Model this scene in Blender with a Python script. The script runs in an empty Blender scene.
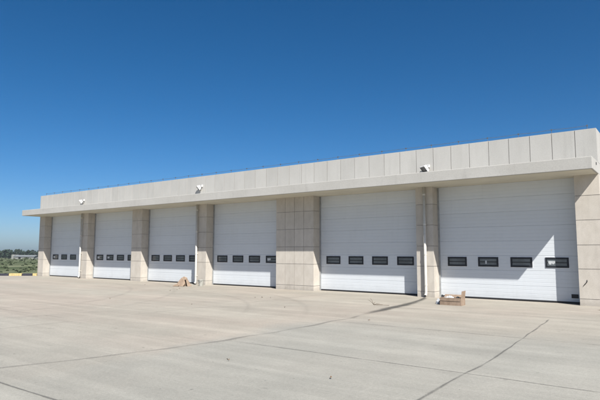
import bpy, math, random
from mathutils import Vector, Matrix
random.seed(7)
R = math.radians
S = bpy.context.scene
C = S.collection

# ---------------------------------------------------------------- camera
CAM = dict(f=523.78, yaw=0.6385, pitch=0.1006, roll=0.0018, D=18.3, Z=1.6)
def make_camera():
    y, p, r = CAM['yaw'], CAM['pitch'], CAM['roll']
    fw = Vector((-math.sin(y)*math.cos(p), math.cos(y)*math.cos(p), math.sin(p)))
    rt = Vector((math.cos(y), math.sin(y), 0)); up = rt.cross(fw)
    r2 = rt*math.cos(r)+up*math.sin(r); u2 = -rt*math.sin(r)+up*math.cos(r)
    cd = bpy.data.cameras.new('camera'); co = bpy.data.objects.new('camera', cd); C.objects.link(co)
    m = Matrix((r2, u2, -fw)).transposed().to_4x4(); m.translation = Vector((0, -CAM['D'], CAM['Z']))
    co.matrix_world = m
    cd.sensor_width = 36; cd.sensor_fit = 'HORIZONTAL'; cd.lens = 36*CAM['f']/600
    cd.clip_start = .1; cd.clip_end = 9000
    S.camera = co
make_camera()

# ---------------------------------------------------------------- light
SUN = Vector((1.5, -1.0, 1.93)).normalized()
w = bpy.data.worlds.new('World'); S.world = w; w.use_nodes = True
nt = w.node_tree; nt.nodes.clear()
sky = nt.nodes.new('ShaderNodeTexSky'); sky.sky_type = 'NISHITA'; sky.sun_disc = False
sky.sun_elevation = math.asin(SUN.z); sky.sun_rotation = math.atan2(SUN.x, SUN.y)
sky.air_density = 0.6; sky.dust_density = 1.1; sky.ozone_density = 3.5; sky.altitude = 0
bg = nt.nodes.new('ShaderNodeBackground'); bg.inputs[1].default_value = 0.068
ow = nt.nodes.new('ShaderNodeOutputWorld')
hs = nt.nodes.new('ShaderNodeHueSaturation'); hs.inputs['Saturation'].default_value = 1.32; hs.inputs['Hue'].default_value = .496
nt.links.new(sky.outputs[0], hs.inputs['Color']); nt.links.new(hs.outputs[0], bg.inputs[0]); nt.links.new(bg.outputs[0], ow.inputs[0])
sl = bpy.data.lights.new('sun', 'SUN'); sl.energy = 5.0; sl.angle = R(0.53); sl.color = (1, .965, .91)
so = bpy.data.objects.new('sun', sl); C.objects.link(so); so.rotation_euler = SUN.to_track_quat('Z', 'Y').to_euler()
S.view_settings.view_transform = 'Standard'; S.view_settings.look = 'None'
S.view_settings.exposure = 0.80; S.view_settings.gamma = 1.0
S.render.engine = 'CYCLES'

# ---------------------------------------------------------------- building numbers (metres)
HS, HF, HP = 4.045, 4.41, 5.478           # soffit, canopy top, parapet top
DC, RC, PP = 1.24, 0.50, 0.03             # canopy depth, door recess, parapet offset
PIERS = [(-35.917, -35.223), (-30.626, -29.997), (-25.514, -24.611), (-20.208, -19.423),
         (-14.908, -12.865), (-8.179, -7.515), (-2.825, -2.134)]
XL, XR = PIERS[0][0], PIERS[-1][1]
BACK = 15.0
JZ = [0.0, 0.205, 1.12, 1.86, 2.63, 3.395, HS]

# ---------------------------------------------------------------- mesh builder
class MB:
    def __init__(s): s.v = []; s.f = []; s.m = []; s.t = []; s.uv = []
    def quad(s, pts, mi=0, tone=1.0, uv=None):
        n = len(s.v); s.v += [tuple(p) for p in pts]; s.f.append(tuple(range(n, n+len(pts)))); s.m.append(mi); s.t.append(tone)
        s.uv.append(uv or [(0, 0)]*len(pts))
    def box(s, x0, x1, y0, y1, z0, z1, mi=0, tone=1.0, M=None):
        p = [Vector((x, y, z)) for x in (x0, x1) for y in (y0, y1) for z in (z0, z1)]
        if M: p = [M @ q for q in p]
        for a in ((0, 1, 3, 2), (4, 6, 7, 5), (0, 4, 5, 1), (2, 3, 7, 6), (0, 2, 6, 4), (1, 5, 7, 3)):
            n = len(s.v)
            s.quad([p[i] for i in a], mi, tone)
    def tube(s, pts, r, seg=10, mi=0, cap=True, tone=1.0):
        pts = [Vector(p) for p in pts]; rings = []
        rr = r if isinstance(r, (list, tuple)) else [r]*len(pts)
        for i, p in enumerate(pts):
            d = (pts[min(i+1, len(pts)-1)] - pts[max(i-1, 0)]).normalized()
            a = d.orthogonal().normalized() if i == 0 else (pa - d*pa.dot(d)).normalized()
            pa = a; b = d.cross(a)
            rings.append([p + (a*math.cos(2*math.pi*k/seg) + b*math.sin(2*math.pi*k/seg))*rr[i] for k in range(seg)])
        base = len(s.v)
        for rg in rings: s.v += [tuple(q) for q in rg]
        for i in range(len(rings)-1):
            for k in range(seg):
                k2 = (k+1) % seg
                s.f.append((base+i*seg+k, base+i*seg+k2, base+(i+1)*seg+k2, base+(i+1)*seg+k)); s.m.append(mi); s.t.append(tone); s.uv.append([(0, 0)]*4)
        if cap:
            s.f.append(tuple(base+k for k in reversed(range(seg)))); s.m.append(mi); s.t.append(tone); s.uv.append([(0, 0)]*seg)
            s.f.append(tuple(base+(len(rings)-1)*seg+k for k in range(seg))); s.m.append(mi); s.t.append(tone); s.uv.append([(0, 0)]*seg)
    def build(s, name, mats, parent=None, loc=None, smooth=False, bevel=0):
        me = bpy.data.meshes.new(name); me.from_pydata(s.v, [], s.f)
        for m in (mats if isinstance(mats, (list, tuple)) else [mats]): me.materials.append(m)
        me.polygons.foreach_set('material_index', s.m)
        at = me.attributes.new('tone', 'FLOAT', 'FACE'); at.data.foreach_set('value', s.t)
        ul = me.uv_layers.new(name='UVMap')
        flat = [c for f in s.uv for u in f for c in u]
        ul.data.foreach_set('uv', flat)
        if smooth: me.polygons.foreach_set('use_smooth', [True]*len(s.f))
        me.update()
        o = bpy.data.objects.new(name, me); C.objects.link(o)
        if parent: o.parent = parent
        if loc: o.location = loc
        if bevel:
            weld = o.modifiers.new('weld', 'WELD'); weld.merge_threshold = 1e-4
            b = o.modifiers.new('bevel', 'BEVEL'); b.width = bevel; b.segments = 2; b.limit_method = 'ANGLE'
        return o

def empty(name, loc, rz=0):
    o = bpy.data.objects.new(name, None); C.objects.link(o); o.location = loc; o.rotation_euler = (0, 0, rz); o.empty_display_size = .3
    return o
def tag(o, label=None, cat=None, group=None, kind=None):
    if label: o['label'] = label
    if cat: o['category'] = cat
    if group: o['group'] = group
    if kind: o['kind'] = kind
    return o

# ---------------------------------------------------------------- materials
class NG:
    def __init__(s, name, rough=.8, metal=0., spec=.5):
        s.mat = bpy.data.materials.new(name); s.mat.use_nodes = True; s.t = s.mat.node_tree
        s.b = s.t.nodes['Principled BSDF']; s.out = s.t.nodes['Material Output']
        s.b.inputs['Roughness'].default_value = rough; s.b.inputs['Metallic'].default_value = metal
        s.b.inputs['Specular IOR Level'].default_value = spec
        s.co = s.n('ShaderNodeTexCoord').outputs['Object']
    def n(s, typ, **k):
        o = s.t.nodes.new(typ)
        for a, b in k.items(): setattr(o, a, b)
        return o
    def link(s, a, b): s.t.links.new(a, b)
    def setin(s, sock, v):
        if isinstance(v, bpy.types.NodeSocket): s.link(v, sock)
        else: sock.default_value = v
    def math(s, op, a, b=0., clamp=False):
        m = s.n('ShaderNodeMath', operation=op, use_clamp=clamp); s.setin(m.inputs[0], a); s.setin(m.inputs[1], b); return m.outputs[0]
    def mapr(s, v, a, b, c=0., d=1., smooth=True):
        m = s.n('ShaderNodeMapRange', interpolation_type='SMOOTHSTEP' if smooth else 'LINEAR')
        s.setin(m.inputs[0], v)
        for i, x in enumerate((a, b, c, d)): m.inputs[i+1].default_value = x
        return m.outputs[0]
    def noise(s, scale, detail=4, rough=.55, stretch=(1, 1, 1), co=None, rot=(0, 0, 0), dist=0.):
        mp = s.n('ShaderNodeMapping'); mp.inputs['Scale'].default_value = stretch; mp.inputs['Rotation'].default_value = rot
        s.link(co or s.co, mp.inputs[0])
        t = s.n('ShaderNodeTexNoise'); t.inputs['Scale'].default_value = scale; t.inputs['Detail'].default_value = detail
        t.inputs['Roughness'].default_value = rough; t.inputs['Distortion'].default_value = dist
        s.link(mp.outputs[0], t.inputs['Vector']); return t.outputs[0]
    def mix(s, fac, a, b, typ='MIX'):
        m = s.n('ShaderNodeMix', data_type='RGBA', blend_type=typ)
        s.setin(m.inputs[0], fac)
        for i, x in ((6, a), (7, b)):
            if isinstance(x, bpy.types.NodeSocket): s.link(x, m.inputs[i])
            else: m.inputs[i].default_value = (*x, 1) if len(x) == 3 else x
        return m.outputs[2]
    def scale(s, col, v):
        m = s.n('ShaderNodeVectorMath', operation='SCALE')
        if isinstance(col, bpy.types.NodeSocket): s.link(col, m.inputs[0])
        else: m.inputs[0].default_value = col
        s.setin(m.inputs['Scale'], v); return m.outputs[0]
    def tone(s):
        a = s.n('ShaderNodeAttribute', attribute_name='tone'); return a.outputs['Fac']
    def color(s, c): s.setin(s.b.inputs['Base Color'], c if isinstance(c, bpy.types.NodeSocket) else (*c, 1))
    def bump(s, h, strength=.3, dist=.01):
        b = s.n('ShaderNodeBump'); b.inputs['Strength'].default_value = strength; b.inputs['Distance'].default_value = dist
        s.link(h, b.inputs['Height']); s.link(b.outputs[0], s.b.inputs['Normal'])
    def sep(s):
        x = s.n('ShaderNodeSeparateXYZ'); s.link(s.co, x.inputs[0]); return x.outputs

def mat_plain(name, col, rough=.6, metal=0., var=.12, sc=6., bump=0.):
    g = NG(name, rough, metal)
    n = g.noise(sc, 5, .6)
    g.color(g.scale(col, g.mapr(n, .3, .7, 1-var, 1+var)))
    if bump: g.bump(g.noise(sc*8, 4), bump, .005)
    return g.mat

def mat_stone():
    g = NG('beige_stone_cladding', .85, 0, .3)
    big = g.noise(.55, 4, .6); fine = g.noise(42, 4, .7); mid = g.noise(4.5, 5, .6, (1, 1, .55))
    streak = g.noise(3.2, 5, .65, (1, 1, .08))
    c = g.mix(g.mapr(mid, .3, .72), (.438, .402, .350), (.492, .456, .402))
    v = g.math('MULTIPLY', g.mapr(fine, .25, .75, .90, 1.08), g.mapr(big, .3, .7, .95, 1.04))
    v = g.math('MULTIPLY', v, g.mapr(streak, .50, .75, 1.0, .90))
    v = g.math('MULTIPLY', v, g.tone())
    # splash dirt on the lowest centimetres, ragged edge
    z = g.sep()[2]; edge = g.math('ADD', z, g.math('MULTIPLY', g.noise(7, 5, .7), -.35))
    v = g.math('MULTIPLY', v, g.mapr(edge, -.18, .08, .80, 1.0))
    g.color(g.scale(c, v)); g.bump(g.noise(90, 3, .6), .25, .003)
    return g.mat
def mat_parapet():
    g = NG('pale_grey_parapet_panel', .8, 0, .3)
    mid = g.noise(1.6, 5, .6, (1, 1, .5)); fine = g.noise(35, 3, .6); streak = g.noise(5.5, 5, .6, (1, 1, .06))
    c = g.mix(g.mapr(mid, .3, .7), (.385, .376, .350), (.415, .406, .38))
    v = g.math('MULTIPLY', g.mapr(fine, .3, .7, .94, 1.05), g.mapr(streak, .5, .78, 1.0, .92))
    v = g.math('MULTIPLY', v, g.tone())
    g.color(g.scale(c, v)); g.bump(fine, .15, .003)
    return g.mat
def mat_render():
    g = NG('painted_render_of_canopy', .85, 0, .3)
    mid = g.noise(1.1, 5, .6, (.5, 1, 1)); fine = g.noise(30, 4, .6); streak = g.noise(4, 5, .65, (1, 1, .10))
    blot = g.noise(2.3, 6, .7)
    c = g.mix(g.mapr(mid, .3, .7), (.375, .365, .337), (.415, .405, .377))
    v = g.math('MULTIPLY', g.mapr(fine, .3, .7, .94, 1.05), g.mapr(streak, .50, .78, 1.0, .91))
    v = g.math('MULTIPLY', v, g.mapr(blot, .52, .72, 1.0, .93))
    g.color(g.scale(c, v)); g.bump(fine, .2, .003)
    return g.mat
def mat_door():
    g = NG('white_sectional_door_skin', .42, 0, .45)
    dirt = g.noise(1.3, 5, .65); st = g.noise(9, 4, .6, (1, 1, .08))
    z = g.sep()[2]
    c = g.mix(g.mapr(dirt, .3, .75), (.555, .585, .61), (.54, .567, .588))
    v = g.mapr(st, .5, .8, 1.0, .965)
    low = g.math('ADD', z, g.math('MULTIPLY', g.noise(3.5, 5, .7), -.5))
    v = g.math('MULTIPLY', v, g.mapr(low, -.25, .12, .88, 1.0))
    v = g.math('MULTIPLY', v, g.tone())
    g.color(g.scale(c, v)); g.bump(g.math('ADD', g.math('MULTIPLY', g.noise(60, 2, .5), .08), g.noise(1.4, 2, .5)), .10, .02)
    return g.mat

def mat_ground():
    g = NG('weathered_concrete_slabs', .9, 0, .25)
    x, y, z = g.sep()
    wob = g.math('MULTIPLY', g.math('SUBTRACT', g.noise(.35, 4, .6), .5), 3.0)
    # warm dusty field near the building, greyer slabs towards the near right
    a = g.math('ADD', x, wob)
    right = g.mapr(a, -7.6, -6.4)
    near = g.mapr(g.math('ADD', y, wob), -6.2, -9.0)
    grey = g.math('MAXIMUM', g.math('MULTIPLY', right, near), g.mapr(g.math('ADD', y, wob), -9.5, -17.))
    pinkn = g.mapr(g.noise(.16, 3, .5, (1, 1.8, 1)), .38, .66)
    warm = g.mix(pinkn, (.308, .286, .242), (.324, .288, .243))
    cool = g.mix(g.mapr(g.noise(.3, 4, .6), .35, .65), (.270, .264, .233), (.287, .277, .243))
    c = g.mix(grey, warm, cool)
    # sweeping streaks of dust and tyre film, mainly along the facade
    s1 = g.mapr(g.noise(.55, 6, .62, (.16, 1.5, 1), rot=(0, 0, R(-9)), dist=.6), .34, .68, .93, 1.06)
    s2 = g.mapr(g.noise(1.1, 6, .65, (.10, 1.9, 1), rot=(0, 0, R(14)), dist=.8), .40, .70, .94, 1.05)
    blot = g.mapr(g.noise(.9, 7, .7), .30, .70, .93, 1.06)
    fine = g.mapr(g.noise(22, 6, .75), .25, .75, .88, 1.10)
    grit = g.mapr(g.noise(75, 3, .65), .3, .7, .88, 1.09)
    spots = g.math('MULTIPLY', g.mapr(g.noise(3.7, 3, .5), .68, .78, 1.0, .78), g.mapr(g.noise(9.5, 2, .5), .72, .76, 1.0, .70))
    v = s1
    for k in (s2, blot, fine, grit, spots): v = g.math('MULTIPLY', v, k)
    # slab to slab tone
    cx = g.math('FLOOR', g.math('DIVIDE', g.math('ADD', x, 2.55), 4.45)); cy = g.math('FLOOR', g.math('DIVIDE', g.math('ADD', y, .15), 3.72))
    wn = g.n('ShaderNodeTexWhiteNoise', noise_dimensions='2D'); cb = g.n('ShaderNodeCombineXYZ'); g.link(cx, cb.inputs[0]); g.link(cy, cb.inputs[1]); g.link(cb.outputs[0], wn.inputs['Vector'])
    v = g.math('MULTIPLY', v, g.mapr(wn.outputs['Value'], 0, 1, .975, 1.02, False))
    g.color(g.scale(c, v))
    g.bump(g.math('ADD', g.noise(45, 5, .7), g.math('MULTIPLY', g.noise(2, 3), .6)), .35, .006)
    return g.mat

def mat_strip(name, col, soft=.45, cover=(.42, .6), nsc=3., amount=1.):
    '''a film lying on the concrete: uneven edges and gaps; u across, v along'''
    g = NG(name, .9, 0, .2); g.color(col)
    uv = g.n('ShaderNodeTexCoord').outputs['UV']; sp = g.n('ShaderNodeSeparateXYZ'); g.link(uv, sp.inputs[0])
    d = g.math('ABSOLUTE', g.math('SUBTRACT', sp.outputs[0], .5))
    n = g.noise(nsc, 5, .65)
    d2 = g.math('ADD', d, g.math('MULTIPLY', g.math('SUBTRACT', n, .5), .5))
    d2 = g.math('ADD', d2, g.math('MULTIPLY', g.math('SUBTRACT', g.noise(38, 4, .7), .5), .55))
    a = g.mapr(d2, .46, .46-soft, 0, 1)
    a = g.math('MULTIPLY', a, g.mapr(g.noise(nsc*.7, 4, .6), cover[0]-.12, cover[1]-.12, .35, 1))
    a = g.math('MULTIPLY', a, g.mapr(sp.outputs[1], 0, .06)); a = g.math('MULTIPLY', a, g.mapr(sp.outputs[1], 1, .7))
    a = g.math('MULTIPLY', a, amount)
    tr = g.n('ShaderNodeBsdfTransparent'); mx = g.n('ShaderNodeMixShader')
    g.link(a, mx.inputs[0]); g.link(tr.outputs[0], mx.inputs[1]); g.link(g.b.outputs[0], mx.inputs[2]); g.link(mx.outputs[0], g.out.inputs[0])
    return g.mat
def mat_card():
    g = NG('brown_cardboard', .9, 0, .2)
    c = g.mix(g.mapr(g.noise(5, 5, .6), .3, .7), (.215, .158, .113), (.285, .215, .16))
    g.color(g.scale(c, g.math('MULTIPLY', g.mapr(g.noise(60, 3, .6, (1, 1, .1)), .3, .7, .92, 1.06), g.tone())))
    return g.mat
def mat_field():
    g = NG('rough_grassland', 1.0, 0, .1)
    n1 = g.noise(.030, 6, .65, (2.2, .6, 1), rot=(0, 0, R(-26))); n2 = g.noise(.3, 5, .7)
    c = g.mix(g.mapr(n1, .40, .62), (.042, .056, .028), (.19, .195, .125))
    c = g.mix(g.mapr(n2, .35, .7), c, (.06, .080, .034))
    g.color(c); g.bump(n2, .8, .3); return g.mat
def mat_leaf(name, a, b):
    g = NG(name, .9, 0, .2)
    g.color(g.scale(g.mix(g.mapr(g.noise(.35, 4, .6), .3, .7), a, b), g.tone())); return g.mat

M = dict(
    stone=mat_stone(), joint=mat_plain('grey_joint_mortar', (.20, .19, .175), .95), parapet=mat_parapet(), render=mat_render(), door=mat_door(),
    soffit=mat_plain('soffit_bounce_tint', (.54, .515, .43), .9, 0, .06, 1.2),  # underside colour lightened to stand in for light bounced off the ground
    seam=mat_plain('door_seam_shade', (.40, .42, .445), .6), frame=mat_plain('galvanised_door_track', (.30, .31, .31), .5, .2),
    black=mat_plain('black_rubber', (.012, .012, .013), .6), winframe=mat_plain('black_window_moulding', (.006, .009, .014), .65),
    winedge=mat_plain('pale_window_gasket', (.62, .63, .65), .5),
    pane=mat_plain('grey_acrylic_pane', (.10, .115, .125), .10, 0, .25, 2.5), panereflex=mat_plain('painted_dark_reflex', (.022, .026, .03), .2),
    panepatch=mat_plain('pale_pane_patch', (.46, .48, .49), .7), pvc=mat_plain('white_pvc_pipe', (.50, .485, .44), .45, 0, .08),
    lampwhite=mat_plain('white_cast_housing', (.52, .52, .51), .5), lens=mat_plain('dark_lens_glass', (.018, .02, .024), .12),
    steel=mat_plain('galvanised_steel', (.16, .165, .17), .5, .6), roof=mat_plain('grey_roof_felt', (.16, .16, .155), .95),
    kyel=mat_plain('yellow_kerb_paint', (.44, .34, .15), .7, 0, .2, 9), kblk=mat_plain('black_kerb_paint', (.022, .023, .034), .7, 0, .2, 9),
    card=mat_card(), plastic=mat_plain('crumpled_white_plastic', (.42, .44, .46), .45), rag=mat_plain('dark_cloth_scrap', (.03, .032, .036), .95),
    bucket=mat_plain('pale_plastic_bucket', (.34, .335, .30), .5), leaf=mat_plain('dry_brown_leaf', (.14, .095, .06), .9), dry=mat_plain('dry_weed_stalk', (.10, .075, .05), .95),
    ground=mat_ground(), field=mat_field(), shed=mat_plain('pale_shed_wall', (.20, .205, .19), .8, 0, .15, .6), shedroof=mat_plain('grey_sheet_roof', (.15, .165, .17), .8),
    tree=mat_leaf('woodland_foliage', (.012, .024, .017), (.028, .045, .026)), shrub=mat_leaf('shrub_leaves', (.026, .040, .022), (.068, .080, .045)),
    bark=mat_plain('grey_brown_bark', (.09, .07, .055), .95),
)

# ---------------------------------------------------------------- ground
def kerb_pt(t):   # along the painted kerb, t metres from the building corner
    d = Vector((-1.93, -1.54, 0)).normalized(); return Vector((-36.05, .12, 0)) + d*t
ap = MB()
k0, k1 = kerb_pt(0), kerb_pt(26)
poly = [(-35.93, .12, 0), (k0.x, k0.y, 0), (k1.x, k1.y, 0), (k1.x-3, -90, 0), (90, -90, 0), (90, 40, 0), (-35.93, 40, 0)]
ap.quad(poly[::-1])
# triangulate safely: convex pieces
ap = MB()
ap.quad([(k1.x-3, -90, 0), (90, -90, 0), (90, k1.y, 0), (k1.x, k1.y, 0)])
ap.quad([(k1.x, k1.y, 0), (90, k1.y, 0), (90, .12, 0), (k0.x, .12, 0)])
ap.quad([(k0.x, .12, 0), (90, .12, 0), (90, 40, 0), (k0.x, 40, 0)])
tag(ap.build('concrete_apron', M['ground']), kind='structure')

fd = MB()
def fz(x, y):
    r = math.hypot(x+20, y); t = min(max((r-45)/330, 0), 1); t = t*t*(3-2*t)
    return -.20 - 1.9*t + (.25*math.sin(x*.05+1)*math.cos(y*.043) * min(1, max(0, (r-45)/60)))
rad = [0, 20, 30, 40, 50, 60, 75, 90, 110, 135, 165, 200, 250, 310, 380, 480, 700, 1200, 2200, 4500, 8000]
NS = 96
def fp(i, k):
    a = 2*math.pi*k/NS; x = -20+rad[i]*math.cos(a); y = rad[i]*math.sin(a); return (x, y, fz(x, y))
for i in range(len(rad)-1):
    for k in range(NS):
        if i == 0: fd.quad([fp(0, 0), fp(1, k), fp(1, k+1)])
        else: fd.quad([fp(i, k), fp(i+1, k), fp(i+1, k+1), fp(i, k+1)])
tag(fd.build('grass_field', M['field'], smooth=True), kind='structure')

# strips lying on the concrete
def strip(mb, pts, w, z=.004):
    pts = [Vector((p[0], p[1], z)) for p in pts]; L = [0]
    for a, b in zip(pts, pts[1:]): L.append(L[-1]+(b-a).length)
    ws = w if isinstance(w, list) else [w]*len(pts)
    sd = []
    for i, p in enumerate(pts):
        d = (pts[min(i+1, len(pts)-1)]-pts[max(i-1, 0)]).normalized(); n = Vector((-d.y, d.x, 0)); sd.append((p-n*ws[i]/2, p+n*ws[i]/2))
    for i in range(len(pts)-1):
        v0, v1 = L[i]/L[-1], L[i+1]/L[-1]
        mb.quad([sd[i][0], sd[i][1], sd[i+1][1], sd[i+1][0]][::-1], uv=[(0, v1), (1, v1), (1, v0), (0, v0)])
def wobble(p0, p1, n=14, a=.02):
    p0, p1 = Vector(p0), Vector(p1); d = (p1-p0); nn = Vector((-d.y, d.x)).normalized()
    return [p0 + d*i/n + nn*random.uniform(-a, a) for i in range(n+1)]
m_joint = mat_strip('joint_sealant', (.11, .106, .10), .35, (.46, .66), 2.2, .48)
m_soft = mat_strip('old_joint_smear', (.125, .12, .11), .5, (.44, .70), 1.1, .34)
m_crack = mat_strip('crack_fill', (.11, .106, .10), .45, (.44, .66), 1.6, .50)
m_faint = mat_strip('faint_joint', (.15, .145, .135), .35, (.48, .68), 1.2, .35)
m_stain = mat_strip('drain_water_stain', (.075, .073, .068), .5, (.28, .45), 1.3, .72)
m_tyre = mat_strip('tyre_film', (.19, .18, .165), .5, (.44, .72), .5, .10)
j = MB()
strip(j, wobble((-2.86, -4.0), (-2.50, -9.8), 11, .02) + wobble((-2.50, -10.1), (-2.50, -17), 13, .018), [random.uniform(.035, .085) for _ in range(26)])
tag(j.build('pavement_joint', m_crack), kind='structure')
j = MB()
strip(j, [(-6.95, -6.2), (-6.80, -7.0), (-6.88, -7.8), (-6.80, -8.5), (-6.86, -9.3), (-6.82, -9.9), (-6.94, -10.6), (-6.93, -11.2), (-7.04, -11.84), (-7.12, -12.4), (-7.24, -12.8), (-7.39, -13.5), (-7.56, -14.1), (-7.8, -14.8), (-8.1, -15.6), (-8.5, -16.8)], [.16, .22, .14, .20, .12, .18, .13, .22, .14, .18, .12, .16, .11, .15, .12, .12])
tag(j.build('pavement_joint', m_soft), kind='structure')
for p0, p1, wd in (((-7.0, -7.72), (8, -7.55), .045), ((-7.0, -11.2), (8, -11.25), .05), ((-14, -15.2), (8, -15.05), .05)):
    j = MB(); strip(j, wobble(p0, p1, 30, .015), wd, .0045); tag(j.build('pavement_joint', m_joint), kind='structure')
for p0, p1 in (((-34, -3.95), (7, -3.9)), ((-36, -7.75), (-7.1, -7.7)), ((-36, -11.3), (-7.2, -11.25)),
               ((-11.5, -.3), (-11.8, -19)), ((-16, -.3), (-16.2, -19)), ((-20.5, -.3), (-20.8, -19)), ((-25, -.3), (-25.2, -19)), ((-29.5, -.3), (-29.7, -19)), ((1.9, -.3), (1.9, -19))):
    j = MB(); strip(j, wobble(p0, p1, 30, .012), .04, .0042); tag(j.build('pavement_joint', m_faint), kind='structure')
st = MB(); strip(st, [(-7.80, -.12), (-7.66, -.6), (-7.48, -1.3), (-7.32, -2.2), (-7.18, -3.2), (-7.1, -4.4), (-7.02, -5.4), (-6.95, -6.6)], [.16, .26, .36, .44, .48, .50, .40, .22], .008)
tag(st.build('water_stain', m_stain), kind='structure')
def arc(cx, cy, r, a0, a1, n=26): return [(cx+r*math.cos(R(a0+(a1-a0)*i/n)), cy+r*math.sin(R(a0+(a1-a0)*i/n))) for i in range(n+1)]
ty = MB()
for (cx, cy, r, a0, a1, wd) in ((-27.5, -15.0, 15.2, 80, 8, .22), (-27.5, -15.0, 13.4, 80, 8, .22), (-18, -13, 11.5, 98, 20, .2), (-18, -13, 9.8, 98, 20, .2),
                                (-3.4, -13.5, 11.8, 180, 100, .2), (-3.4, -13.5, 10.1, 180, 100, .2)):
    strip(ty, arc(cx, cy, r, a0, a1), wd*1.5, .012 if r > 11 and cx == -18 else (.0155 if cx == -3.4 else .0190))
tag(ty.build('tyre_marks', m_tyre), kind='structure')

# painted kerb
kb = MB(); d = (kerb_pt(1)-kerb_pt(0)); nrm = Vector((-d.y, d.x, 0))
ang = math.atan2(d.y, d.x); t = .08; i = 0
segs = [(.30, 0)] + [(.72, 1), (.88, 0)] * 16
for L_, ci in segs:
    Mx = Matrix.Translation(kerb_pt(t)) @ Matrix.Rotation(ang, 4, 'Z')
    kb.box(.01, L_-.01, -.26, 0, -.35, .15 + (.012 if ci == 0 else 0), ci, M=Mx); t += L_
tag(kb.build('kerb', [M['kyel'], M['kblk']], bevel=.015), kind='structure')

# ---------------------------------------------------------------- building
B = empty('garage_building', (XL, 0, 0))
tag(B, 'long pale beige garage building with six white sectional doors under a deep flat canopy', 'garage building')
def inB(o):  # world-coordinate mesh under the building
    o.parent = B; o.matrix_parent_inverse = Matrix.Translation(Vector((-XL, 0, 0))); return o

def pier(x0, x1, joints=(), last=False):
    m = MB(); t, g = .012, .0075
    depth = RC
    m.box(x0+t, x1-t, t, depth, 0, HS, 1)
    xs = [x0]+list(joints)+[x1]
    for zi in range(len(JZ)-1):
        za = JZ[zi] + (g if zi else 0); zb = JZ[zi+1] - (g if zi < len(JZ)-2 else 0)
        for k in range(len(xs)-1):
            xa = xs[k] + (g if k else 0); xb = xs[k+1] - (g if k < len(xs)-2 else 0)
            m.box(xa, xb, 0, t, za, zb, 0, random.uniform(.955, 1.035))
        m.box(x0, x0+t, t+.0005, depth, za, zb, 0, random.uniform(.955, 1.035))
        m.box(x1-t, x1, t+.0005, depth, za, zb, 0, random.uniform(.955, 1.035))
    return inB(m.build('pier', [M['stone'], M['joint']]))
piers = []
for i, (a, b) in enumerate(PIERS):
    piers.append(pier(a, b, (-14.40, -13.89, -13.38) if i == 4 else ()))
piers[4]['label'] = 'widest pier, clad in four columns of stone panels'
# scuffed dark hook mark on the right pier
hk = MB(); hk.tube([(-2.60, -.004, .79), (-2.595, -.02, .74), (-2.62, -.022, .70), (-2.67, -.02, .65), (-2.715, -.008, .585)], [.007, .010, .012, .010, .006], 6)
o = hk.build('hook_mark', M['black']); o.parent = piers[6]

# canopy slab, runs the whole front; its right end has a small outlet
cn = MB(); cn.box(XL, XR, -DC, 1.2, HS, HF)
canopy = inB(cn.build('canopy', M['render'], bevel=.014))
dp = MB(); dp.tube([(XR-.03, -.45, 4.30), (XR+.012, -.45, 4.30)], .045, 12); o = dp.build('drain_outlet', M['black']); o.parent = canopy
sf = MB(); sf.box(XL+.05, XR-.05, -DC+.05, -.004, HS-.006, HS-.0005)  # added thin sheet carrying the painted bounce light under the canopy
for a_, b_ in zip(PIERS, PIERS[1:]): sf.box(a_[1]+.004, b_[0]-.004, -.0035, RC-.006, HS-.006, HS-.0005)
o = sf.build('soffit_bounce_sheet', M['soffit']); o.parent = canopy

# parapet : core + panels with vertical joints only
pm = MB(); TH = .28
pm.box(XL+.012, XR-.012, -PP+.012, TH, HF, HP-.012, 1)
x = XR
first = True
while x > XL+.02:
    xa = max(x - (.60 if first else .672), XL); g = .0095
    pm.box(xa+(g if xa > XL else 0), x-(0 if first else g), -PP, -PP+.012, HF, HP, 0, random.uniform(.95, 1.04)); x = xa; first = False
for X0, X1 in ((XR-.012, XR), (XL, XL+.012)):
    y = -PP+.0125
    while y < BACK-.02:
        yb = min(y+.68, BACK); pm.box(X0, X1, y+.001, yb-.019, HF, HP, 0, random.uniform(.95, 1.04)); y = yb
pm.box(XL+.0125, XR-.0125, -PP+.0125, TH-.01, HP-.0115, HP, 0)   # top skin
pm.box(XR-.30, XR-.0125, TH, BACK-.012, HF+.001, HP-.001, 1); pm.box(XL+.0125, XL+.30, TH, BACK-.012, HF+.001, HP-.001, 1)
pm.box(XL, XR, BACK-.011, BACK+.2, HF, HP-.002, 0)
inB(pm.build('parapet', [M['parapet'], M['joint']]))

# side and back walls, roof
def side_wall(X0, X1, face):
    m = MB(); m.box(min(X0, X1)+.012, max(X0, X1)-.012, RC+.0005, BACK, 0, HF-.001, 1)
    fx = (X1-.012, X1) if face > 0 else (X0, X0+.012)
    zs = JZ[:-1] + [HF]
    for zi in range(len(zs)-1):
        y = RC+.001
        if zs[zi+1] == HF: pass
        while y < BACK-.01:
            yb = min(y+1.2, BACK)
            top = zs[zi+1]-(.009 if zs[zi+1] < HF else .0)
            if zs[zi+1] == HF:
                if yb <= 1.21: m.box(*fx, y+.009, min(yb, 1.19)-.009, zs[zi]+.009, HS-.002, 0, random.uniform(.95, 1.04))
                else: m.box(*fx, max(y, 1.205)+.005, yb-.009, zs[zi]+.009, HF-.002, 0, random.uniform(.95, 1.04))
            else: m.box(*fx, y+.009, yb-.009, zs[zi]+(.009 if zi else 0), top, 0, random.uniform(.95, 1.04))
            y = yb
    return m
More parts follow.
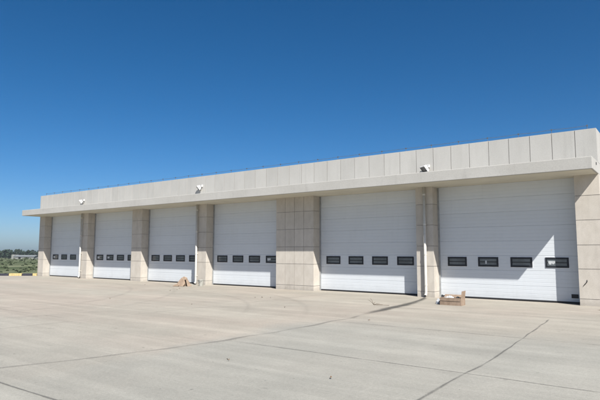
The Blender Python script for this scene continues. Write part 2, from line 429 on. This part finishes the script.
def side(X0, X1, face):
    m = MB(); mb = side_wall(X0, X1, face)
    # keep the wall core clear of the canopy slab
    mb2 = MB()
    mb2.box(min(X0, X1)+.012, max(X0, X1)-.012, RC+.0005, 1.1995, 0, HS-.001, 1)
    mb2.box(min(X0, X1)+.012, max(X0, X1)-.012, 1.2005, BACK, 0, HF-.001, 1)
    n = 24  # first box of side_wall (6 quads) replaced
    off = len(mb2.v)
    mb2.v += mb.v[n:]; mb2.f += [tuple(i-n+off for i in f) for f in mb.f[6:]]; mb2.m += mb.m[6:]; mb2.t += mb.t[6:]; mb2.uv += mb.uv[6:]
    return inB(mb2.build('side_wall', [M['stone'], M['joint']]))
side(XR-.30, XR, 1); side(XL, XL+.30, -1)
bw = MB(); bw.box(XL, XR, BACK+.001, BACK+.2, 0, HF-.003); inB(bw.build('back_wall', M['stone']))
rf = MB(); rf.box(XL+.31, XR-.31, 1.205, BACK, HF-.15, HF-.004); inB(rf.build('roof', M['roof']))
fl = MB(); fl.box(XL+.31, XR-.31, RC+.35, BACK-.01, .006, .02); inB(fl.build('interior_floor', M['roof']))

# ---------------------------------------------------------------- sectional doors
NPAN = 8
def garage_door(x0, x1, idx):
    ph = HS/NPAN; y = RC
    m = MB(); X0, X1 = x0, x1
    prof = []
    for p in range(NPAN):
        zb, tone = p*ph, random.uniform(.975, 1.015)
        # seam at the foot of each section, then three shallow ribs
        pts = [(zb, .008), (zb+.004, .008), (zb+.011, 0)]
        for r_ in range(1, 4):
            zc = zb + ph*r_/4; pts += [(zc-.008, 0), (zc-.004, .0028), (zc+.004, .0028), (zc+.008, 0)]
        pts += [(zb+ph-.008, 0), (zb+ph, .008)]
        for (za, ya), (zc, yc) in zip(pts, pts[1:]):
            if zc-za < 1e-6: continue
            seam = ya == .008 and yc == .008
            m.quad([(X0, y+ya, za), (X1, y+ya, za), (X1, y+yc, zc), (X0, y+yc, zc)], 1 if seam else 0, tone)
    m.box(X0, X1, y+.02, y+.06, .0, HS-.001, 1)
    door = inB(m.build('garage_door', [M['door'], M['seam']]))
    s = MB(); s.box(X0+.01, X1-.01, y-.012, y+.011, .004, .062); o = s.build('bottom_seal', M['black']); o.parent = door
    for a_ in (X0, X1-.055):
        f = MB(); f.box(a_, a_+.055, y-.045, y-.002, 0, HS-.008); o = f.build('door_track', M['frame']); o.parent = door
    wd, wh, zc = .70, .335, 1.298
    W = x1-x0; n = 4; pitch = 1.105*W/4.69; xc0 = (x0+x1)/2-1.5*pitch
    for k in range(n):
        xc = xc0+k*pitch; w_ = MB()
        a, b, c, d_ = xc-wd/2, xc+wd/2, zc-wh/2, zc+wh/2
        e = .022
        for (p0, p1, q0, q1) in ((a-e, b+e, d_, d_+e), (a-e, b+e, c-e, c), (a-e, a, c, d_), (b, b+e, c, d_)):
            w_.box(p0, p1, y-.006, y+.004, q0, q1, 2)
        fr = .058
        for (p0, p1, q0, q1) in ((a, b, d_-fr, d_), (a, b, c, c+fr), (a, a+fr, c+fr, d_-fr), (b-fr, b, c+fr, d_-fr)):
            w_.box(p0+.0005, p1-.0005, y-.020, y+.003, q0+.0005, q1-.0005, 0)
        w_.box(a+fr, b-fr, y-.006, y+.002, c+fr, d_-fr, 1)
        # painted reflection: darker band across the middle of the double pane
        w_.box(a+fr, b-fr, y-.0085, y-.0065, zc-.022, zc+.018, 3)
        if (idx, k) in ((5, 3), (3, 3), (0, 0), (1, 0), (1, 1)):  # pale patches on the panes; the last door's paints in sunlight
            w_.box(a+fr+.03, a+fr+.235, y-.0105, y-.009, zc-.03, zc+.05, 4); w_.box(a+fr+.05, a+fr+.12, y-.0102, y-.009, zc-.065, zc-.031, 4); w_.box(a+fr+.15, a+fr+.20, y-.0102, y-.009, zc-.055, zc-.031, 4)
        if (idx, k) == (5, 1):
            w_.box(a+fr+.19, a+fr+.245, y-.0105, y-.009, zc-.07, zc+.045, 4)
        o = w_.build('door_window', [M['winframe'], M['pane'], M['winedge'], M['panereflex'], M['panepatch']]); o.parent = door
    if idx in (4, 5):
        hx = x1-.31 if idx == 5 else x1-.10
        h = MB(); h.box(hx, hx+.20, y-.016, y-.004, .175, .30); h.box(hx+.02, hx+.18, y-.022, y-.0165, .19, .215); h.box(hx+.03, hx+.17, y-.024, y-.0165, .225, .285)
        if idx == 4: 
            h = MB(); h.box(hx-.06, hx+.035, y-.075, y-.0455, .16, .31)
        o = h.build('lift_handle', M['black'], bevel=.004); o.parent = door
    return door
for i in range(6): garage_door(PIERS[i][1]+.0005, PIERS[i+1][0]-.0005, i)

# ---------------------------------------------------------------- downpipes on three of the piers
for px in (-30.60+.02, -20.02, -7.80):
    y = -.10; r = .050
    m = MB(); m.tube([(px, y, HS-.008), (px, y, .20), (px, y-.010, .13), (px, y-.04, .085), (px, y-.08, .068)], r, 16)
    p = inB(m.build('downpipe', M['pvc'], smooth=True))
    for z in (.42, 1.52, 2.62, 3.72):
        m = MB(); m.tube([(px, y, z), (px, y, z+.055)], r+.007, 16); m.box(px-.02, px+.02, y+.05, -.0, z+.01, z+.045)
        o = m.build('pipe_clamp', M['pvc']); o.parent = p
    m = MB(); m.tube([(px, y-.081, .0675), (px, y-.084, .067)], r-.008, 14); o = m.build('pipe_mouth', M['black']); o.parent = p

# ---------------------------------------------------------------- lightning wire on the parapet
wx = [XR-.25-k*1.03 for k in range(33)]
WZ = HP+.13; wy = .07
m = MB(); pts = []
for k, X in enumerate(wx):
    pts.append((X, wy, WZ+random.uniform(-.008, .008)))
    if k < len(wx)-1: pts.append((X-.515, wy, WZ-.014+random.uniform(-.006, .004)))
m.tube(pts, .0065, 5); wire = inB(m.build('lightning_wire', M['steel']))
post = None
for k, X in enumerate(wx):
    if post is None:
        m = MB(); m.tube([(0, 0, 0), (0, 0, .14)], .008, 6); m.box(-.025, .025, -.025, .025, 0, .012); m.box(-.022, .022, -.015, .015, .112, .15)
        post = m.build('wire_post', M['steel']); o = post
    else:
        o = post.copy(); C.objects.link(o)
    o.location = (X, wy, HP+.0005); o.parent = wire

# ---------------------------------------------------------------- floodlights above the canopy
def floodlight(loc, label, s=1.0):
    E_ = empty('floodlight', loc); tag(E_, label, 'floodlight', 'floodlights on the parapet')
    E_.scale = (s, s, s)
    m = MB(); m.box(-.05, .05, -.035, 0, -.06, .06); m.tube([(0, -.03, 0), (0, -.11, .01)], .016, 8); m.build('wall_bracket', M['lampwhite'], E_, bevel=.004)
    Mx = Matrix.Translation(Vector((0, -.17, .0))) @ Matrix.Rotation(R(-38), 4, 'Z') @ Matrix.Rotation(R(38), 4, 'X')
    # local: -Y is where the lamp looks
    m = MB()
    m.box(-.175, .175, -.035, .03, -.125, .125, 0, M=Mx)
    for k in range(8): m.box(-.15+k*.041, -.135+k*.041, .0305, .075, -.095, .095, 0, M=Mx)
    m.box(-.075, .075, .0305, .12, -.07, .10, 0, M=Mx)
    hb = m.build('lamp_housing', M['lampwhite'], E_, bevel=.006)
    m = MB(); m.box(-.150, .150, -.043, -.0355, -.10, .10, 0, M=Mx); m.build('lens', M['lens'], E_)
    m = MB(); m.tube([Mx @ Vector((-.19, 0, 0)), Mx @ Vector((-.19, .12, .02)), Mx @ Vector((0, .15, .03)), Mx @ Vector((.19, .12, .02)), Mx @ Vector((.19, 0, 0))], .010, 6)
    m.build('yoke', M['lampwhite'], E_)
    m = MB(); m.box(-.055+.10, .055+.10, -.07, -.0, .06, .17); m.build('junction_box', M['lampwhite'], E_, bevel=.006)
    return E_
floodlight((-30.58, -PP, 4.76), 'small white floodlight on the parapet above the leftmost downpipe')
floodlight((-19.85, -PP, 4.86), 'small white floodlight on the parapet above the third and fourth doors\' shared pier')
floodlight((-7.72, -PP, 4.69), 'white floodlight with dark lens on the parapet nearest the camera, above the open cardboard box')

# ---------------------------------------------------------------- rubbish
def panel(mb, M4, w_, h_, th=.006, tone=1.0, bend=0.):
    mb.box(0, w_, -th/2, th/2, 0, h_, 0, tone, M=M4)
def crumple(mb, c, rx, ry, rz, n=10, mi=0, seed=1):
    rnd = random.Random(seed); g = []
    for i in range(n):
        th = math.pi*.5*i/(n-1) if True else 0
        ring = []
        for k in range(n*2):
            ph = 2*math.pi*k/(n*2); q = rnd.uniform(.62, 1.15)
            ring.append((c[0]+rx*math.cos(ph)*math.cos(th)*q, c[1]+ry*math.sin(ph)*math.cos(th)*q, c[2]+rz*math.sin(th)*rnd.uniform(.6, 1.15)))
        g.append(ring)
    for i in range(n-1):
        for k in range(n*2):
            k2 = (k+1) % (n*2); mb.quad([g[i][k], g[i][k2], g[i+1][k2], g[i+1][k]], mi)

E1 = empty('cardboard_box', (-6.03, -2.22, .001), R(1))
tag(E1, 'open cardboard box holding rubbish, end flap standing up, before the rightmost door', 'cardboard box')
L_, W_, H_ = .66, .36, .23
m = MB()
m.box(-L_/2, L_/2, -W_/2, W_/2, 0, .008)
m.box(-L_/2, L_/2, -W_/2-.006, -W_/2-.0005, 0, H_, tone=1.0); m.box(-L_/2, L_/2, W_/2+.0005, W_/2+.006, 0, H_-.02, tone=.93)
m.box(-L_/2-.006, -L_/2-.0005, -W_/2-.006, W_/2+.006, 0, H_-.01, tone=.96); m.box(L_/2+.0005, L_/2+.008, -W_/2-.006, W_/2+.006, 0, H_, tone=1.05)
m.build('box_body', M['card'], E1)
m = MB()
Mx = Matrix.Translation(Vector((L_/2+.005, -W_/2, H_))) @ Matrix.Rotation(R(7), 4, 'Y') @ Matrix.Rotation(R(90), 4, 'Z'); panel(m, Mx, W_, .21, .007, 1.08)
m.build('raised_flap', M['card'], E1)
m = MB(); Mx = Matrix.Translation(Vector((-L_/2, -W_/2-.004, H_))) @ Matrix.Rotation(R(174), 4, 'X'); panel(m, Mx, L_*.97, .10, .006, .86); m.build('folded_flap', M['card'], E1)
m = MB(); Mx = Matrix.Translation(Vector((-L_/2, W_/2, H_-.02))) @ Matrix.Rotation(R(-52), 4, 'X'); panel(m, Mx, L_*.95, .14, .006, .95); m.build('folded_flap', M['card'], E1)
m = MB(); crumple(m, (-6.12, -2.2, .10), .22, .13, .17, 9, seed=4)
tag(m.build('plastic_sheet', M['plastic']), 'crumpled white plastic sheet inside the long open cardboard box', 'plastic sheet')
m = MB(); crumple(m, (-6.50, -2.20, .002), .085, .08, .16, 7, seed=8)
tag(m.build('plastic_bag', M['plastic']), 'crumpled white plastic bag on the concrete at the left end of the open cardboard box', 'plastic bag')
m = MB(); crumple(m, (-5.86, -2.22, .14), .09, .12, .12, 7, seed=5)
tag(m.build('dark_rag', M['rag']), 'dark cloth scrap in the open cardboard box beside its raised flap', 'rag')
m = MB(); crumple(m, (-6.42, -2.05, .002), .07, .06, .27, 7, seed=11)
tag(m.build('grey_rag', M['rag']), 'dark rag heaped behind the white bag at the left end of the open box', 'rag')

# collapsed box further along
E2 = empty('collapsed_box', (-19.58, -1.25, .001), R(18))
tag(E2, 'collapsed brown cardboard box leaning into a tent shape in front of the third door', 'cardboard box')
def leaf4(name, pts, tone, th=.012):
    m = MB(); n_ = (Vector(pts[1])-Vector(pts[0])).cross(Vector(pts[2])-Vector(pts[0])).normalized()*th
    q = [Vector(p) for p in pts]; r_ = [p+n_ for p in q]; k = len(q)
    m.quad(q[::-1], 0, tone); m.quad(r_, 0, tone)
    for i in range(k): m.quad([q[i], q[(i+1) % k], r_[(i+1) % k], r_[i]], 0, tone)
    o = m.build(name, M['card'], E2); return o
leaf4('front_panel', [(-.34, -.20, 0), (.12, -.26, 0), (.16, -.14, .16), (.05, -.05, .37), (-.10, -.03, .40), (-.22, -.08, .24)], 1.05)
leaf4('rear_panel', [(-.36, .02, 0), (.38, .10, 0), (.16, -.01, .40), (-.06, -.02, .42)], .85)
leaf4('side_panel', [(.27, -.12, 0), (.38, .08, 0), (.17, .01, .36), (.11, -.04, .38)], .95)
leaf4('torn_flap', [(-.08, -.06, .34), (.17, -.07, .30), (.20, -.02, .41), (.04, -.03, .46), (-.04, -.02, .43)], 1.15)
leaf4('fallen_flap', [(-.46, -.24, .006), (-.14, -.33, .006), (-.10, -.24, .05), (-.36, -.16, .09)], 1.0)

# bucket by the middle downpipe
E3 = empty('plastic_bucket', (-19.70+.62, -.60, .001)); tag(E3, 'small pale plastic bucket standing in front of the pier with the middle downpipe', 'bucket')
def lathe(prof, seg=20):
    m = MB(); 
    for (r0, z0), (r1, z1) in zip(prof, prof[1:]):
        for k in range(seg):
            a, b = 2*math.pi*k/seg, 2*math.pi*(k+1)/seg
            m.quad([(r0*math.cos(a), r0*math.sin(a), z0), (r0*math.cos(b), r0*math.sin(b), z0), (r1*math.cos(b), r1*math.sin(b), z1), (r1*math.cos(a), r1*math.sin(a), z1)])
    return m
lathe([(.001, .0), (.095, .0), (.135, .27), (.145, .27), (.145, .30), (.128, .30), (.088, .012), (.001, .012)]).build('bucket_body', M['bucket'], E3, smooth=False)
m = MB(); m.tube([(.142*math.cos(a), -.09*math.sin(a)-.05, .285-.09*math.sin(a)) for a in [math.pi*k/10 for k in range(11)]], .004, 5); m.build('bucket_handle', M['steel'], E3)

# scattered leaves and scraps, twig, weed
leafs = [(-17.61, -3.7), (-17.85, -3.13), (-21.83, -1.78), (-12.53, -4.09), (-12.34, -3.94), (-12.05, -3.8), (-5.61, -12.53), (-3.78, -12.54), (-16.22, -7.46), (-12.4, -7.16), (-18.3, -2.6), (-6.2, -7.2), (-9.6, -6.1)]
labs = ['right of the pair of scraps below the collapsed box', 'left of the pair of scraps below the collapsed box', 'far from the camera in front of the second door', 'left of three scraps in front of the widest pier',
        'middle of three scraps in front of the widest pier', 'right of three scraps in front of the widest pier', 'alone in the near left middle of the concrete', 'lowest in the picture, near the camera',
        'on the far concrete in front of the second and third doors, alone', 'above the long joint, in front of the fourth door', 'closest to the collapsed box', 'on the grey slab below the open cardboard box', 'below the twig in front of the fifth door']
for k, ((x, y), lb) in enumerate(zip(leafs, labs)):
    m = MB(); s_ = random.uniform(.018, .034) if y > -9 else .016; a = random.uniform(0, 6)
    pts = []
    for q in range(7):
        th = a+2*math.pi*q/7; rr = s_*random.uniform(.55, 1.1)*(1.5 if q % 3 == 0 else 1)
        pts.append((rr*math.cos(th), rr*math.sin(th), .004+random.uniform(0, .035)))
    for q in range(7): m.quad([(0, 0, .018), pts[q], pts[(q+1) % 7]])
    o = m.build('dry_leaf', M['leaf']); o.location = (x, y, .006); tag(o, 'dry brown scrap '+lb, 'dry leaf', 'dry leaves and scraps on the concrete')
m = MB()
for dx, dy, h in ((-.22, .05, .14), (-.10, -.04, .20), (.03, .03, .10), (.20, .0, .06), (.32, -.02, .03)):
    m.tube([(0, 0, .005), (dx*.5, dy*.5, h*.6+.01), (dx, dy, h)], [.007, .005, .003], 5)
m.tube([(0, 0, .01), (.5, .05, .015)], .006, 5)
o = m.build('twig', M['dry']); o.location = (-7.95, -3.75, .002); tag(o, 'forked dry twig on the concrete beside the dark water stain', 'twig')
m = MB(); rnd = random.Random(3)
for k in range(26):
    a = rnd.uniform(0, 2*math.pi); L1 = rnd.uniform(.12, .42); h = rnd.uniform(.04, .20)
    m.tube([(0, 0, .004), (L1*.45*math.cos(a), L1*.45*math.sin(a), h), (L1*math.cos(a+.3), L1*math.sin(a+.3), h*rnd.uniform(.1, 1.1)+.006)], [.007, .006, .002], 4)
o = m.build('dry_weed', M['dry']); o.location = (-1.72, -2.55, .002); tag(o, 'dark tangle of dry weed lying on the concrete at the right edge', 'dry weed')

# ---------------------------------------------------------------- beyond the apron
def polar(px_ang, dist):   # bearing measured from the camera foot, 0 = straight at the facade, positive to the left
    a = R(px_ang); x, y = -dist*math.sin(a), -CAM['D']+dist*math.cos(a); return Vector((x, y, fz(x, y)))
wd = MB(); tr = random.Random(21)
for k in range(330):
    ang = tr.uniform(48, 92); dist = tr.uniform(335, 420); p = polar(ang, dist)
    h = tr.uniform(3.2, 5.0)+(dist-335)*.010; wv = h*tr.uniform(.40, .60)
    wd.tube([p, p+Vector((0, 0, h*.5))], [.18, .1], 5, 1, cap=False)
    for q in range(95):
        th, ph, rr = tr.uniform(0, 6.283), tr.uniform(-1.2, 1.57), tr.uniform(.45, 1)**.5
        c = p + Vector((wv*rr*math.cos(th)*math.cos(ph), wv*rr*math.sin(th)*math.cos(ph), h*.56+h*.44*rr*math.sin(ph)))
        s_ = tr.uniform(.25, .62); u = Vector((tr.gauss(0, 1), tr.gauss(0, 1), tr.gauss(0, 1))).normalized(); v = u.orthogonal().normalized()
        w2 = u.cross(v); wd.quad([c-v*s_-w2*s_*.7, c+v*s_-w2*s_*.6, c+v*s_*.8+w2*s_*.7, c-v*s_*.7+w2*s_*.8], 0, tr.uniform(.6, 1.5))
tag(wd.build('woodland', [M['tree'], M['bark']]), 'dark belt of woodland along the horizon beyond the field', 'woodland', kind='stuff')
# scrub and tall grass of the field
sc = MB()
for k in range(620):
    dist = 40 + 250*tr.random()**1.6; ang = tr.uniform(56, 74); p = polar(ang, dist)
    if p.x > -38 and p.y < 40: continue
    if (p.x - kerb_pt(0).x)*(-1.54) + (p.y-kerb_pt(0).y)*1.93 < 2.2*2.4 and p.y < 1.5: continue
    big = tr.random() < .10; h = tr.uniform(.25, .55) if big else tr.uniform(.05, .15); wv = h*tr.uniform(.9, 2.6); h *= .6 if dist < 80 else 1; tb = tr.uniform(.6, 1.6)
    for q in range(46 if big else 16):
        th, ph, rr = tr.uniform(0, 6.283), tr.uniform(0, 1.57), tr.uniform(.3, 1)
        c = p + Vector((wv*rr*math.cos(th)*math.cos(ph), wv*rr*math.sin(th)*math.cos(ph), h*.1+h*.9*rr*math.sin(ph)))
        s_ = tr.uniform(.035, .085)*(1+dist/160); u = Vector((tr.gauss(0, 1), tr.gauss(0, 1), tr.gauss(0, .6))).normalized(); v = u.orthogonal().normalized(); w2 = u.cross(v)
        sc.quad([c-v*s_-w2*s_*.6, c+v*s_-w2*s_*.5, c+v*s_*.6+w2*s_, c-v*s_*.7+w2*s_*.8], 0, tb*tr.uniform(.7, 1.3))
tag(sc.build('field_scrub', M['shrub']), 'green scrub and tall grass over the field', 'scrub', kind='stuff')

# pale low farm shed in front of the wood
p = polar(64.0, 235); E4 = empty('farm_shed', p, R(28)); tag(E4, 'low pale shed in the field before the dark woodland, beyond the kerb', 'shed')
L4 = 4.4
m = MB(); m.box(-L4, L4, -1.8, 1.8, -.2, 1.1)
for X in (-L4, L4): m.quad([(X, -1.8, 1.1), (X, 0, 1.6), (X, 1.8, 1.1)])
m.box(-L4-1.3, -L4-.01, -1.2, 1.2, -.2, 1.9); m.build('wall', M['shed'], E4)
m = MB()
for sgn in (-1, 1): m.box(-L4+.01, L4+.3, 0 if sgn < 0 else -2.1, 2.1 if sgn < 0 else 0, .02, .08, M=Matrix.Translation(Vector((0, 0, 1.6))) @ Matrix.Rotation(math.atan2(.5, 1.8)*sgn, 4, 'X'))
m.build('roof', M['shedroof'], E4)
m = MB(); m.box(-2.2, -1.2, -1.83, -1.804, -.1, .95); m.build('door', M['black'], E4)

# air between here and the wood
hz = bpy.data.materials.new('haze'); hz.use_nodes = True; hz.node_tree.nodes.clear()
pv = hz.node_tree.nodes.new('ShaderNodeVolumePrincipled'); oo = hz.node_tree.nodes.new('ShaderNodeOutputMaterial')
pv.inputs['Color'].default_value = (.80, .88, 1, 1); pv.inputs['Density'].default_value = .0002; pv.inputs['Anisotropy'].default_value = 0.
hz.node_tree.links.new(pv.outputs[0], oo.inputs['Volume'])
m = MB(); m.box(-560, 260, -240, 420, -4.5, 22.0)
tag(m.build('haze', hz), kind='stuff')
